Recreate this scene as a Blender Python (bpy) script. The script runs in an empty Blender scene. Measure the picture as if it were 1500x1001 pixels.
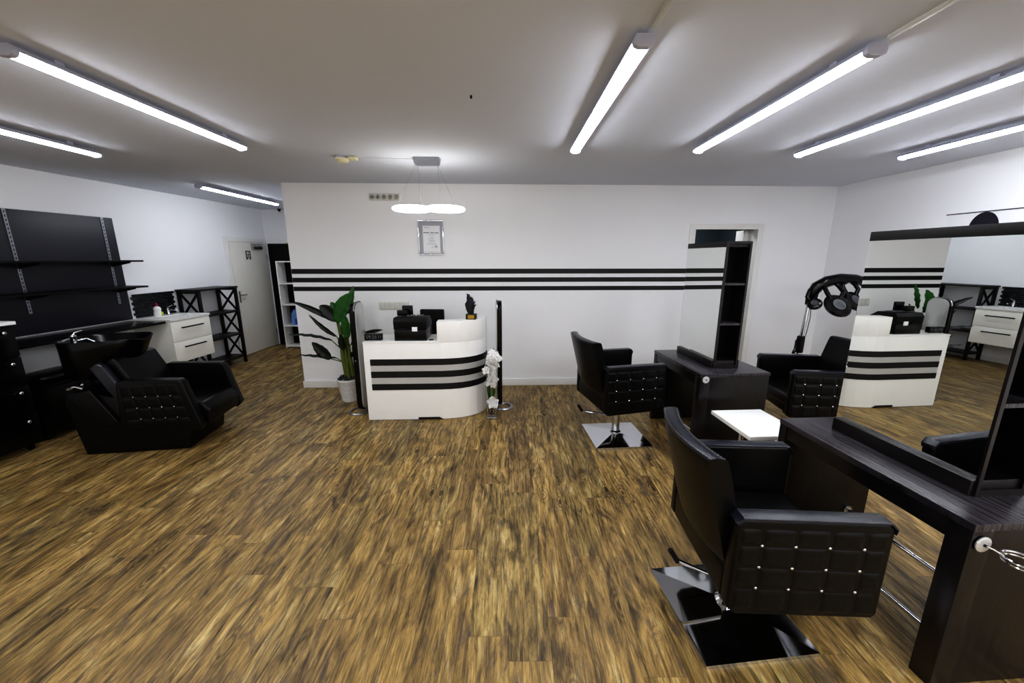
import bpy, bmesh, math, random
from mathutils import Vector, Matrix
random.seed(7)
C = bpy.context.scene.collection
PI = math.pi
R = math.radians

# ------------------------------------------------------------------ materials
def lin(c):
    return tuple(((v/255)/12.92 if v/255 <= 0.04045 else ((v/255+0.055)/1.055)**2.4) for v in c)

class NT:
    def __init__(s, name):
        s.m = bpy.data.materials.new(name); s.m.use_nodes = True
        s.t = s.m.node_tree; s.n = s.t.nodes; s.l = s.t.links
        s.b = s.n['Principled BSDF']
    def new(s, t, **k):
        n = s.n.new(t)
        for a, v in k.items(): setattr(n, a, v)
        return n
    def link(s, a, b): s.l.new(a, b)
    def math(s, op, a, b=None):
        n = s.new('ShaderNodeMath', operation=op)
        for i, v in enumerate((a, b)):
            if v is None: continue
            if isinstance(v, (int, float)): n.inputs[i].default_value = v
            else: s.link(v, n.inputs[i])
        return n.outputs[0]
    def mix(s, f, a, b, blend='MIX'):
        n = s.new('ShaderNodeMix', data_type='RGBA', blend_type=blend)
        for i, v in ((0, f), (6, a), (7, b)):
            if isinstance(v, (int, float)): n.inputs[i].default_value = v
            elif isinstance(v, tuple): n.inputs[i].default_value = v+(1,) if len(v) == 3 else v
            else: s.link(v, n.inputs[i])
        return n.outputs[2]
    def ramp(s, f, stops):
        n = s.new('ShaderNodeValToRGB'); e = n.color_ramp.elements
        while len(e) < len(stops): e.new(0.5)
        for i, (p, c) in enumerate(stops):
            e[i].position = p; e[i].color = (c if isinstance(c, tuple) else (c, c, c))+(1,)
        s.link(f, n.inputs[0]); return n.outputs[0]
    def noise(s, vec, scale, detail=4, rough=0.5, dist=0):
        n = s.new('ShaderNodeTexNoise'); n.inputs['Scale'].default_value = scale
        n.inputs['Detail'].default_value = detail; n.inputs['Roughness'].default_value = rough
        n.inputs['Distortion'].default_value = dist
        if vec is not None: s.link(vec, n.inputs['Vector'])
        return n.outputs['Fac']
    def coords(s, scale=(1, 1, 1)):
        tc = s.new('ShaderNodeTexCoord'); mp = s.new('ShaderNodeMapping')
        s.link(tc.outputs['Object'], mp.inputs[0]); mp.inputs['Scale'].default_value = scale
        return mp.outputs[0]
    def bump(s, h, strength=0.2, dist=0.01):
        n = s.new('ShaderNodeBump'); n.inputs['Strength'].default_value = strength
        n.inputs['Distance'].default_value = dist; s.link(h, n.inputs['Height'])
        s.link(n.outputs[0], s.b.inputs['Normal'])

def simple(name, rgb, rough=0.5, metal=0.0, var=0.06, vs=6, bump=0, bs=200, coat=0, spec=None):
    k = NT(name); v = k.coords()
    f = k.noise(v, vs, 3)
    c = lin(rgb)
    a = tuple(x*(1-var) for x in c); b = tuple(min(1, x*(1+var)) for x in c)
    k.link(k.mix(f, a, b), k.b.inputs['Base Color'])
    k.b.inputs['Roughness'].default_value = rough; k.b.inputs['Metallic'].default_value = metal
    if coat: k.b.inputs['Coat Weight'].default_value = coat; k.b.inputs['Coat Roughness'].default_value = 0.08
    if spec is not None: k.b.inputs['Specular IOR Level'].default_value = spec
    if bump: k.bump(k.noise(v, bs, 2), bump, 0.003)
    return k.m

def emit(name, rgb, strength):
    k = NT(name); k.b.inputs['Base Color'].default_value = lin((240, 240, 240))+(1,)
    k.b.inputs['Emission Color'].default_value = lin(rgb)+(1,)
    k.b.inputs['Emission Strength'].default_value = strength
    return k.m

def wood_dark(name, lo, hi, rough=0.32, sc=(55, 1.2, 1.2)):
    k = NT(name); v = k.coords(sc)
    f = k.noise(v, 1.6, 6, 0.65, 0.2)
    c = k.ramp(f, [(0.32, lin(lo)), (0.6, tuple((a+b)/2 for a, b in zip(lin(lo), lin(hi)))), (0.75, lin(hi))])
    k.link(c, k.b.inputs['Base Color'])
    k.b.inputs['Roughness'].default_value = rough
    k.bump(f, 0.12, 0.002)
    return k.m

def floor_mat():
    k = NT('floor_planks'); tc = k.new('ShaderNodeTexCoord'); sp = k.new('ShaderNodeSeparateXYZ')
    k.link(tc.outputs['Object'], sp.inputs[0]); X, Y = sp.outputs[0], sp.outputs[1]
    w, L = 0.185, 1.22
    xr = k.math('DIVIDE', X, w); row = k.math('FLOOR', xr)
    wn = k.new('ShaderNodeTexWhiteNoise', noise_dimensions='1D'); k.link(row, wn.inputs['W'])
    yy = k.math('ADD', k.math('DIVIDE', Y, L), k.math('MULTIPLY', wn.outputs['Value'], 5.0)); cell = k.math('FLOOR', yy)
    cb = k.new('ShaderNodeCombineXYZ'); k.link(row, cb.inputs[0]); k.link(cell, cb.inputs[1])
    w2 = k.new('ShaderNodeTexWhiteNoise', noise_dimensions='2D'); k.link(cb.outputs[0], w2.inputs['Vector'])
    pid = w2.outputs['Value']
    off = k.math('MULTIPLY', pid, 37.0)
    def vec(sx, sy):
        c = k.new('ShaderNodeCombineXYZ')
        k.link(k.math('MULTIPLY', X, sx), c.inputs[0]); k.link(k.math('MULTIPLY', Y, sy), c.inputs[1]); k.link(off, c.inputs[2])
        return c.outputs[0]
    n0 = k.noise(vec(3.2, 0.9), 1.0, 3, 0.5, 0.8)       # slow tone drift along a plank
    n1 = k.noise(vec(9, 2.2), 1.0, 6, 0.62, 1.6)     # broad cloudy tone
    n2 = k.noise(vec(25, 2.2), 1.0, 9, 0.74, 1.5)     # streaks
    n3 = k.noise(vec(210, 7), 1.0, 4, 0.65, 0.3)      # fine grain
    n4 = k.noise(vec(11, 2.6), 1.0, 7, 0.74, 2.2)     # charred patches
    base = k.ramp(n1, [(0.30, lin((102, 90, 70))), (0.43, lin((152, 132, 92))), (0.55, lin((186, 163, 112))), (0.72, lin((216, 202, 160)))])
    tint = k.ramp(pid, [(0.0, lin((232, 224, 214))), (0.35, lin((255, 248, 230))), (0.7, lin((246, 238, 220))), (1.0, lin((236, 238, 230)))])
    base = k.mix(0.9, base, tint, 'MULTIPLY')
    base = k.mix(0.8, base, k.ramp(n0, [(0.35, lin((210, 202, 190))), (0.6, lin((255, 250, 240)))]), 'MULTIPLY')
    st = k.ramp(n2, [(0.36, 0.16), (0.46, 0.66), (0.54, 1.0), (0.7, 1.18)])
    base = k.mix(0.9, base, st, 'MULTIPLY')
    fg = k.ramp(n3, [(0.34, 0.46), (0.5, 1.0), (0.68, 1.18)])
    base = k.mix(0.8, base, fg, 'MULTIPLY')
    ch = k.ramp(n4, [(0.54, 0.0), (0.66, 0.8)])
    base = k.mix(ch, base, lin((88, 76, 70)))
    n5 = k.noise(vec(95, 3.0), 1.0, 5, 0.7, 0.8)      # thin dark fibres
    base = k.mix(k.ramp(n5, [(0.36, 0.6), (0.43, 0.0)]), base, lin((58, 46, 38)))
    # knots
    vo = k.new('ShaderNodeTexVoronoi', feature='F1'); vo.inputs['Scale'].default_value = 1.0
    k.link(vec(6.0, 2.4), vo.inputs['Vector'])
    kd = k.math('ADD', vo.outputs['Distance'], k.math('MULTIPLY', k.math('SUBTRACT', n2, 0.5), 0.12))
    ring = k.ramp(kd, [(0.0, 0.08), (0.09, 0.30), (0.13, 1.15), (0.165, 0.35), (0.20, 1.0), (0.24, 0.6), (0.30, 1.0)])
    sc = k.new('ShaderNodeSeparateColor'); k.link(vo.outputs['Color'], sc.inputs[0])
    msk = k.math('LESS_THAN', sc.outputs[0], 0.6)
    base = k.mix(k.math('MULTIPLY', msk, 0.85), base, k.mix(1.0, base, ring, 'MULTIPLY'))
    # joints
    fx = k.math('FRACT', xr); fy = k.math('FRACT', yy)
    ex = k.math('LESS_THAN', k.math('MINIMUM', fx, k.math('SUBTRACT', 1.0, fx)), 0.008)
    ey = k.math('LESS_THAN', k.math('MINIMUM', fy, k.math('SUBTRACT', 1.0, fy)), 0.0014)
    j = k.math('MAXIMUM', ex, ey)
    base = k.mix(k.math('MULTIPLY', j, 0.28), base, lin((60, 42, 28)))
    k.link(base, k.b.inputs['Base Color'])
    k.link(k.math('ADD', 0.36, k.math('MULTIPLY', n2, 0.2)), k.b.inputs['Roughness'])
    k.bump(k.math('SUBTRACT', n3, k.math('MULTIPLY', j, 0.6)), 0.12, 0.002)
    return k.m

def mirror_mat():
    k = NT('mirror_silver'); f = k.noise(k.coords(), 2, 1)
    k.link(k.mix(f, (0.86, 0.88, 0.87), (0.88, 0.9, 0.89)), k.b.inputs['Base Color'])
    k.b.inputs['Metallic'].default_value = 1; k.b.inputs['Roughness'].default_value = 0.0
    return k.m

def glass_mat(name, rgb=(255, 255, 255), rough=0.0):
    k = NT(name); k.b.inputs['Base Color'].default_value = lin(rgb)+(1,)
    k.b.inputs['Transmission Weight'].default_value = 1; k.b.inputs['Roughness'].default_value = rough
    k.b.inputs['IOR'].default_value = 1.25
    return k.m

M = {}
M['wall'] = simple('wall_paint', (240, 241, 243), 0.85, var=0.02, vs=2, bump=0.05, bs=60)
M['ceiling'] = simple('ceiling_paint', (214, 218, 228), 0.9, var=0.03, vs=1.2, bump=0.05, bs=60)
M['floor'] = floor_mat()
M['white'] = simple('white_lacquer', (240, 240, 238), 0.3, var=0.015)
M['cream'] = simple('cream_front', (246, 245, 237), 0.4, var=0.02)
M['doorpaint'] = simple('door_paint', (228, 227, 219), 0.5, var=0.02)
M['trim'] = simple('trim_white', (232, 232, 230), 0.45, var=0.02)
M['black'] = simple('black_gloss', (9, 9, 10), 0.22, spec=0.35, var=0.2)
M['blackmatt'] = simple('black_matt', (12, 12, 14), 0.5, spec=0.3, var=0.2)
M['boardblack'] = simple('black_board', (44, 44, 52), 0.38, var=0.15, vs=3)
M['stripe'] = simple('stripe_black', (14, 14, 15), 0.5, var=0.1)
M['leather'] = simple('black_leather', (11, 11, 13), 0.30, spec=0.3, var=0.15, vs=10, bump=0.25, bs=260)
M['piping'] = simple('leather_edge', (34, 36, 46), 0.2, var=0.15, vs=10, bump=0.2, bs=260)
M['ebony'] = wood_dark('ebony_veneer', (9, 8, 9), (42, 37, 37))
M['ebonytop'] = wood_dark('ebony_top', (20, 19, 22), (98, 93, 100), 0.26)  # wood grain with reflections painted into its pale streaks
M['blackwood'] = simple('black_stained_wood', (20, 19, 20), 0.45, var=0.2)
M['chrome'] = simple('chrome', (215, 217, 222), 0.07, 1.0, var=0.02)
M['steel'] = simple('brushed_steel', (165, 167, 172), 0.3, 1.0, var=0.05)
M['silver'] = simple('silver_panel', (205, 206, 206), 0.28, 0.6, var=0.05)
M['stripesilver'] = simple('silver_stripe', (196, 197, 196), 0.35, 0.25, var=0.06)
M['mirror'] = mirror_mat()
M['glass'] = glass_mat('vase_glass')
M['lamp'] = emit('lamp_diffuser', (244, 247, 255), 19.5)
M['ring'] = emit('ring_diffuser', (255, 253, 248), 4.5)
M['lampgrey'] = simple('lamp_housing', (186, 188, 204), 0.4, var=0.05)
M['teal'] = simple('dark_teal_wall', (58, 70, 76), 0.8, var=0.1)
M['paper'] = simple('paper', (236, 237, 240), 0.6, var=0.02)
M['mount'] = simple('grey_mount', (170, 173, 182), 0.4, var=0.06)
M['ink'] = simple('ink', (60, 62, 70), 0.6)
M['inkfaint'] = simple('ink_faint', (165, 168, 176), 0.6)
M['socket'] = simple('socket_plastic', (212, 212, 206), 0.4, var=0.03)
M['socketin'] = simple('socket_recess', (188, 188, 182), 0.5)
M['gold'] = simple('gold_plate', (186, 150, 62), 0.35, 0.6)
M['purple'] = simple('purple_black_resin', (30, 24, 62), 0.3, var=0.7, vs=30)
M['resin'] = simple('black_resin', (16, 17, 18), 0.3, var=0.4, vs=30)
M['leaf'] = simple('leaf_green', (40, 92, 34), 0.35, var=0.35, vs=12)
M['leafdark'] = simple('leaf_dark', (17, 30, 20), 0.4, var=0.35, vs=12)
M['trunk'] = simple('plant_stem', (92, 104, 44), 0.55, var=0.35, vs=18)
M['pot'] = simple('pot_white', (236, 236, 236), 0.5, var=0.02)
M['stones'] = simple('black_pebbles', (24, 24, 26), 0.35, var=0.5, vs=20)
M['petal'] = simple('white_petal', (246, 246, 246), 0.5, var=0.02)
M['yellowed'] = simple('yellowed_plastic', (224, 218, 186), 0.5, var=0.08)
M['red'] = simple('red_cap', (170, 20, 60), 0.4)
M['lime'] = simple('lime_label', (180, 205, 70), 0.5)
M['blue'] = simple('blue_liquid', (110, 150, 205), 0.25, var=0.15, vs=8)
M['deepblue'] = simple('blue_label', (40, 70, 160), 0.4, var=0.2)
M['hair'] = simple('dark_hair_print', (28, 24, 40), 0.5, var=0.4, vs=25)
M['lcd'] = simple('lcd_digits', (98, 100, 102), 0.5)
M['skin'] = simple('print_skin', (214, 190, 175), 0.6)
def tile_mat():
    k = NT('stone_tile'); v = k.coords((1, 8, 45))
    f = k.noise(v, 1.3, 5, 0.7, 0.3)
    k.link(k.ramp(f, [(0.45, lin((14, 15, 16))), (0.62, lin((40, 44, 46))), (0.72, lin((120, 128, 130)))]), k.b.inputs['Base Color'])
    k.b.inputs['Roughness'].default_value = 0.25; k.bump(f, 0.5, 0.01)
    return k.m
M['tile'] = tile_mat()
def pot_mat():
    k = NT('woven_pot'); v = k.coords()
    vo = k.new('ShaderNodeTexVoronoi'); vo.inputs['Scale'].default_value = 60; k.link(v, vo.inputs['Vector'])
    c = k.ramp(vo.outputs['Distance'], [(0.0, lin((252, 252, 252))), (0.7, lin((226, 226, 228)))])
    k.link(c, k.b.inputs['Base Color']); k.b.inputs['Roughness'].default_value = 0.45
    k.bump(vo.outputs['Distance'], 0.6, 0.004)
    return k.m
M['pot'] = pot_mat()

# ------------------------------------------------------------------ mesh builder
class MB:
    def __init__(s): s.bm = bmesh.new(); s.mi = 0
    def _merge(s, b, mat=None):
        if mat is not None: b.transform(mat)
        for f in b.faces: f.material_index = s.mi
        me = bpy.data.meshes.new('t'); b.to_mesh(me); b.free(); s.bm.from_mesh(me); bpy.data.meshes.remove(me)
    def box(s, x0, x1, y0, y1, z0, z1, bev=0, seg=2, mat=None):
        b = bmesh.new()
        v = [b.verts.new((x, y, z)) for x in (x0, x1) for y in (y0, y1) for z in (z0, z1)]
        for q in ((0, 1, 3, 2), (4, 6, 7, 5), (0, 4, 5, 1), (2, 3, 7, 6), (0, 2, 6, 4), (1, 5, 7, 3)):
            b.faces.new([v[i] for i in q])
        bmesh.ops.recalc_face_normals(b, faces=b.faces)
        if bev: bmesh.ops.bevel(b, geom=b.edges[:], offset=bev, segments=seg, profile=0.6, affect='EDGES', clamp_overlap=True)
        s._merge(b, mat); return s
    def prism(s, poly, axis, a, c, bev=0, seg=2, mat=None):
        """poly in the two other axes (x->yz, y->xz, z->xy), extruded a..c"""
        b = bmesh.new()
        def P(p, t): return {'x': (t, p[0], p[1]), 'y': (p[0], t, p[1]), 'z': (p[0], p[1], t)}[axis]
        A = [b.verts.new(P(p, a)) for p in poly]; B = [b.verts.new(P(p, c)) for p in poly]
        b.faces.new(A); b.faces.new(B); n = len(poly)
        for i in range(n): b.faces.new((A[i], A[(i+1) % n], B[(i+1) % n], B[i]))
        bmesh.ops.recalc_face_normals(b, faces=b.faces)
        if bev: bmesh.ops.bevel(b, geom=b.edges[:], offset=bev, segments=seg, profile=0.6, affect='EDGES', clamp_overlap=True)
        s._merge(b, mat); return s
    def lathe(s, prof, c=(0, 0, 0), seg=32, mat=None, cap=True):
        b = bmesh.new(); rings = []
        for r, z in prof:
            rings.append([b.verts.new((c[0]+r*math.cos(2*PI*i/seg), c[1]+r*math.sin(2*PI*i/seg), c[2]+z)) for i in range(seg)])
        for u, w in zip(rings, rings[1:]):
            for i in range(seg): b.faces.new((u[i], u[(i+1) % seg], w[(i+1) % seg], w[i]))
        if cap: b.faces.new(rings[0][::-1]); b.faces.new(rings[-1])
        bmesh.ops.recalc_face_normals(b, faces=b.faces)
        s._merge(b, mat); return s
    def cyl(s, p0, p1, r, r1=None, seg=20):
        p0, p1 = Vector(p0), Vector(p1); d = p1-p0
        q = d.to_track_quat('Z', 'Y').to_matrix().to_4x4(); q.translation = p0
        return s.lathe([(r, 0), (r if r1 is None else r1, d.length)], seg=seg, mat=q)
    def tube(s, pts, r, seg=10, closed=False, rz=1.0):
        b = bmesh.new(); pts = [Vector(p) for p in pts]; n = len(pts); rings = []
        rs = r if isinstance(r, (list, tuple)) else [r]*n
        up = Vector((0, 0, 1)); last = None
        for i, p in enumerate(pts):
            if closed: t = pts[(i+1) % n]-pts[i-1]
            else: t = pts[min(i+1, n-1)]-pts[max(i-1, 0)]
            t.normalize()
            if last is None:
                a = t.cross(up)
                if a.length < 0.05: a = t.cross(Vector((0, 1, 0)))
            else: a = last-t*last.dot(t)
            a.normalize(); last = a; c = t.cross(a)
            rings.append([b.verts.new(p+(a*math.cos(2*PI*k/seg)+c*math.sin(2*PI*k/seg)*rz)*rs[i]) for k in range(seg)])
        m = n if closed else n-1
        for i in range(m):
            u, w = rings[i], rings[(i+1) % n]
            for k in range(seg): b.faces.new((u[k], u[(k+1) % seg], w[(k+1) % seg], w[k]))
        if not closed: b.faces.new(rings[0][::-1]); b.faces.new(rings[-1])
        bmesh.ops.recalc_face_normals(b, faces=b.faces)
        s._merge(b); return s
    def grid(s, nu, nv, fn, mat=None, closed_u=False):
        b = bmesh.new()
        v = [[b.verts.new(fn(i/(nu if closed_u else nu-1), j/(nv-1))) for j in range(nv)] for i in range(nu)]
        for i in range(nu if closed_u else nu-1):
            for j in range(nv-1):
                a = v[(i+1) % nu]; b.faces.new((v[i][j], a[j], a[j+1], v[i][j+1]))
        s._merge(b, mat); return s
    def sphere(s, c, r, sc=(1, 1, 1), seg=16, rings=10, mat=None):
        b = bmesh.new(); bmesh.ops.create_uvsphere(b, u_segments=seg, v_segments=rings, radius=r)
        b.transform(Matrix.Translation(c) @ Matrix.Diagonal((*sc, 1)))
        s._merge(b, mat); return s
    def build(s, name, mats, parent=None, ang=38, loc=(0, 0, 0), rotz=0):
        bm = s.bm
        for e in bm.edges:
            e.smooth = not (len(e.link_faces) == 2 and e.calc_face_angle(0) > R(ang))
        for f in bm.faces: f.smooth = True
        me = bpy.data.meshes.new(name); bm.to_mesh(me); bm.free()
        for m in (mats if isinstance(mats, (list, tuple)) else [mats]): me.materials.append(m)
        o = bpy.data.objects.new(name, me); C.objects.link(o); o.parent = parent
        o.location = loc; o.rotation_euler = (0, 0, rotz)
        return o

def thing(name, label, cat, loc=(0, 0, 0), rotz=0, group=None):
    o = bpy.data.objects.new(name, None); C.objects.link(o); o.empty_display_size = 0.1
    o.location = loc; o.rotation_euler = (0, 0, rotz); tag(o, label, cat, group); return o
def tag(o, label, cat, group=None):
    o['label'] = label; o['category'] = cat
    if group: o['group'] = group
    return o
def struct(o): o['kind'] = 'structure'; return o
def children(o): return [x for x in bpy.data.objects if x.parent == o]
def copy_tree(o, parent=None):
    c = o.copy(); C.objects.link(c)
    if parent is not None: c.parent = parent
    for ch in children(o): copy_tree(ch, c)
    return c
def text(name, body, size, mat, parent, loc, rot, extr=0.0005, align='CENTER', sx=1.0):
    cu = bpy.data.curves.new(name, 'FONT'); cu.body = body; cu.size = size; cu.extrude = extr
    cu.align_x = align; cu.align_y = 'CENTER'; cu.materials.append(mat)
    o = bpy.data.objects.new(name, cu); C.objects.link(o); o.parent = parent
    bpy.context.view_layer.update()
    me = bpy.data.meshes.new_from_object(o.evaluated_get(bpy.context.evaluated_depsgraph_get()))
    bpy.data.objects.remove(o)
    o = bpy.data.objects.new(name, me); C.objects.link(o); o.parent = parent
    o.location = loc; o.rotation_euler = rot; o.scale = (sx, 1, 1); return o

# ------------------------------------------------------------------ camera
cam = bpy.data.cameras.new('camera'); co = bpy.data.objects.new('camera', cam); C.objects.link(co)
cam.sensor_width = 36; cam.sensor_fit = 'HORIZONTAL'; cam.lens = 565/1500*36; cam.clip_start = 0.05
co.location = (0, 0, 1.7); co.rotation_euler = (R(90-12.33), 0, R(-0.495))
bpy.context.scene.camera = co

# ------------------------------------------------------------------ room
H = 2.57
LA = math.atan(0.0667)                       # the left wall is slightly out of square
def LWX(y): return -4.80+(y-4.9)*0.0667      # x of the left wall face at y
LR = -LA
BA = math.atan(0.0291)
def BWY(x): return 4.92+(x+2.715)*0.0291     # y of the back wall face at x
Y0, YF, XR = -2.8, 7.6, 4.15

struct(MB().prism([(-5.5, Y0-.2), (4.5, Y0-.2), (4.5, 8.0), (-5.5, 8.0)], 'z', -0.1, 0).build('floor', M['floor']))
struct(MB().prism([(-5.5, Y0-.2), (4.5, Y0-.2), (4.5, 8.0), (-5.5, 8.0)], 'z', H, H+0.1).build('ceiling', M['ceiling']))
struct(MB().prism([(LWX(Y0-.2), Y0-.2), (LWX(YF+.2), YF+.2), (LWX(YF+.2)-.2, YF+.2), (LWX(Y0-.2)-.2, Y0-.2)], 'z', 0, H).build('wall_left', M['wall']))
struct(MB().box(XR, XR+.2, Y0-.2, 6.8, 0, H).build('wall_right', M['wall']))
struct(MB().box(-4.9, -2.56, YF, YF+.2, 0, H).build('wall_far', M['wall']))
struct(MB().box(-5.5, XR+.2, Y0-.2, Y0, 0, H).build('wall_rear', M['wall']))
DX0, DX1, DH = 2.375, 3.175, 2.045
mb = MB(); th = 0.16
def seg(x0, x1, z0, z1): mb.prism([(x0, BWY(x0)), (x1, BWY(x1)), (x1, BWY(x1)+th), (x0, BWY(x0)+th)], 'z', z0, z1)
seg(-2.715, DX0, 0, H); seg(DX1, XR, 0, H); seg(DX0, DX1, DH, H)
mb.box(-2.715, -2.56, BWY(-2.7)+th-.01, YF, 0, H)
struct(mb.build('wall_back', M['wall']))
# dim room behind the doorway
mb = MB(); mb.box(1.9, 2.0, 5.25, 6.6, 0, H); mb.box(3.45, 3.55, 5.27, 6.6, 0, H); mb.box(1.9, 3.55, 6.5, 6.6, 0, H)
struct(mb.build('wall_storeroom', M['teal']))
# painted stripes on the back wall
for i, (z0, z1) in enumerate(((1.496, 1.557), (1.391, 1.448), (1.282, 1.336))):
    x0, x1 = -2.712, 4.14
    if True:
        m = MB()
        for a, b_ in ((x0, DX0-.075), (DX1+.075, 3.2)):
            m.prism([(a, BWY(a)-.003), (b_, BWY(b_)-.003), (b_, BWY(b_)+.001), (a, BWY(a)+.001)], 'z', z0, z1)
        o = m.build('trim_%d' % (i+1), M['stripe']); struct(o)
        o['label'] = ('top', 'middle', 'bottom')[i]+' black painted stripe on the back wall'
# baseboards
def bb(x0, x1):
    return [(x0, BWY(x0)-.014), (x1, BWY(x1)-.014), (x1, BWY(x1)+.001), (x0, BWY(x0)+.001)]
m = MB(); m.prism(bb(-2.729, DX0-.07), 'z', 0, .095, .003); m.prism(bb(DX1+.07, XR), 'z', 0, .095, .003)
struct(m.build('baseboard_back', M['trim']))
m = MB()
for a, b_ in ((Y0, 6.5), (7.56, YF)):
    m.prism([(LWX(a)-.001, a), (LWX(a)+.014, a), (LWX(b_)+.014, b_), (LWX(b_)-.001, b_)], 'z', 0, .08, .003)
struct(m.build('baseboard_left', M['trim']))
struct(MB().box(-4.6, -2.72, YF-.014, YF+.001, 0, .08, .003).build('baseboard_far', M['trim']))
struct(MB().box(XR-.014, XR+.001, Y0, 5.1, 0, .095, .003).build('baseboard_right', M['trim']))

# doorway in the back wall (open, dark room behind)
yb = BWY(2.77)
m = MB()
m.box(2.300, 2.378, yb-.022, yb+.17, 0, 2.115, .004); m.box(3.172, 3.245, yb-.022, yb+.17, 0, 2.115, .004)
m.box(2.378, 3.172, yb-.022, yb+.17, 2.045, 2.115, .004)
d2 = struct(m.build('door_2', M['trim'])); d2['label'] = 'white door frame around the dark doorway in the back wall'
MB().box(3.10, 3.172, yb+.17, yb+.34, 0.0, 2.045, .003).build('side_lining', M['trim'], d2)
MB().box(2.378, 2.45, yb+.17, yb+.34, 0.0, 2.045, .003).build('side_lining', M['trim'], d2)

# door in the left wall
t0 = 6.63
d1 = bpy.data.objects.new('door_1', None); C.objects.link(d1); struct(d1)
d1['label'] = 'pale grey door with closer and pictogram in the left wall'
d1.location = (LWX(t0)+0.002, t0, 0); d1.rotation_euler = (0, 0, LR)
MB().box(0.004, .034, .04, .90, 0.006, 1.955, .003).build('door_leaf', M['doorpaint'], d1)
m = MB(); m.box(0, .02, -.06, .035, 0, 2.03, .004); m.box(0, .02, .905, .955, 0, 2.03, .004); m.box(0, .02, .035, .905, 1.96, 2.03, .004)
m.build('door_frame', M['trim'], d1)
m = MB(); m.box(.034, .04, .07, .105, .93, 1.13, .002); m.cyl((.04, .088, 1.06), (.085, .088, 1.06), .009); m.cyl((.085, .08, 1.06), (.085, .20, 1.06), .009)
m.build('door_handle', M['steel'], d1)
dc = MB().box(.034, .085, .52, .76, 1.84, 1.90, .006).build('door_closer', M['steel'], d1)
m = MB(); m.box(.05, .062, .50, .80, 1.925, 1.935); m.cyl((.06, .64, 1.90), (.06, .64, 1.93), .012)
m.build('closer_arm', M['steel'], dc)
for z in (.25, 1.66): MB().cyl((.04, .905, z), (.04, .905, z+.09), .009).build('hinge', M['steel'], d1)
# pictogram: a figure in a doorway
m = MB(); q = .0365
m.box(.034, q, .37, .485, 1.795, 1.81); m.box(.034, q, .37, .392, 1.66, 1.81); m.box(.034, q, .463, .485, 1.66, 1.81)
def stroke(a, b, w=.006):
    dx, dz = b[0]-a[0], b[1]-a[1]; l = math.hypot(dx, dz); nx, nz = -dz/l*w, dx/l*w
    m.prism([(a[0]+nx, a[1]+nz), (b[0]+nx, b[1]+nz), (b[0]-nx, b[1]-nz), (a[0]-nx, a[1]-nz)], 'x', .034, q)
for a, b in (((.43, 1.765), (.42, 1.715)), ((.42, 1.715), (.445, 1.69)), ((.445, 1.69), (.44, 1.665)), ((.42, 1.715), (.405, 1.69)), ((.405, 1.69), (.398, 1.668)), ((.43, 1.755), (.452, 1.735)), ((.43, 1.755), (.41, 1.74))): stroke(a, b)
m.cyl((.034, .437, 1.782), (q, .437, 1.782), .009)
m.build('pictogram', M['stripe'], d1)

# ------------------------------------------------------------------ ceiling lights
def lamp(x, y0, y1, label, near_cap=True):
    t = thing('ceiling_light', label, 'ceiling light', (x, (y0+y1)/2, H), 0, 'tube lights on the ceiling')
    L = (y1-y0)/2; top = -.022
    m = MB(); m.prism([(-.030, top), (.030, top), (.043, top-.022), (-.043, top-.022)], 'y', -L, L, .002)
    for y in (-L*.72, L*.72): m.box(-.014, .014, y-.02, y+.02, -.0225, 0)
    m.build('housing', M['lampgrey'], t)
    prof = [(-.034, top-.022)]+[(.034*math.cos(a), top-.022-.02*math.sin(a)) for a in [PI-PI*i/10 for i in range(1, 10)]]+[(.034, top-.022)]
    MB().prism(prof, 'y', -L+.025, L-.012).build('diffuser', M['lamp'], t)
    prof2 = [(-.043, top-.020), (-.038, top-.038), (-.02, top-.046), (.02, top-.046), (.038, top-.038), (.043, top-.020), (.031, top+.001), (-.031, top+.001)]
    for y0_, y1_ in ((-L-.002, -L+.025), (L-.012, L+.002)): MB().prism(prof2, 'y', y0_, y1_, .002).build('end_cap', M['lampgrey'], t)
    return t
lamp(-2.055, 1.80, 3.25, 'tube light on the ceiling between the shampoo chair and the pendant')
lamp(0.530, 1.71, 3.31, 'tube light with a cable duct, between the pendant and the styling stations')
lamp(1.500, 1.77, 3.30, 'tube light above the first styling station, a cable duct at its end')
lamp(2.390, 1.88, 3.42, 'tube light without duct, second from the right wall')
lamp(3.330, 1.98, 3.50, 'tube light on the ceiling closest to the right wall')
lamp(-3.390, 1.97, 3.47, 'tube light on the ceiling above the black wall panel, closest to the left wall')
lamp(-3.690, 4.90, 6.50, 'tube light in the corridor by the door')
for x, y, s in ((.56, 1.70, 'the leftmost of the four tube lights'), (1.53, 1.76, 'the second of the four tube lights')):
    tag(MB().box(x-.011, x+.011, Y0, y, H-.013, H, .002).build('cable_duct', M['socket']), 'thin pale cable duct on the ceiling running from '+s, 'cable duct', 'cable ducts')

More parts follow.
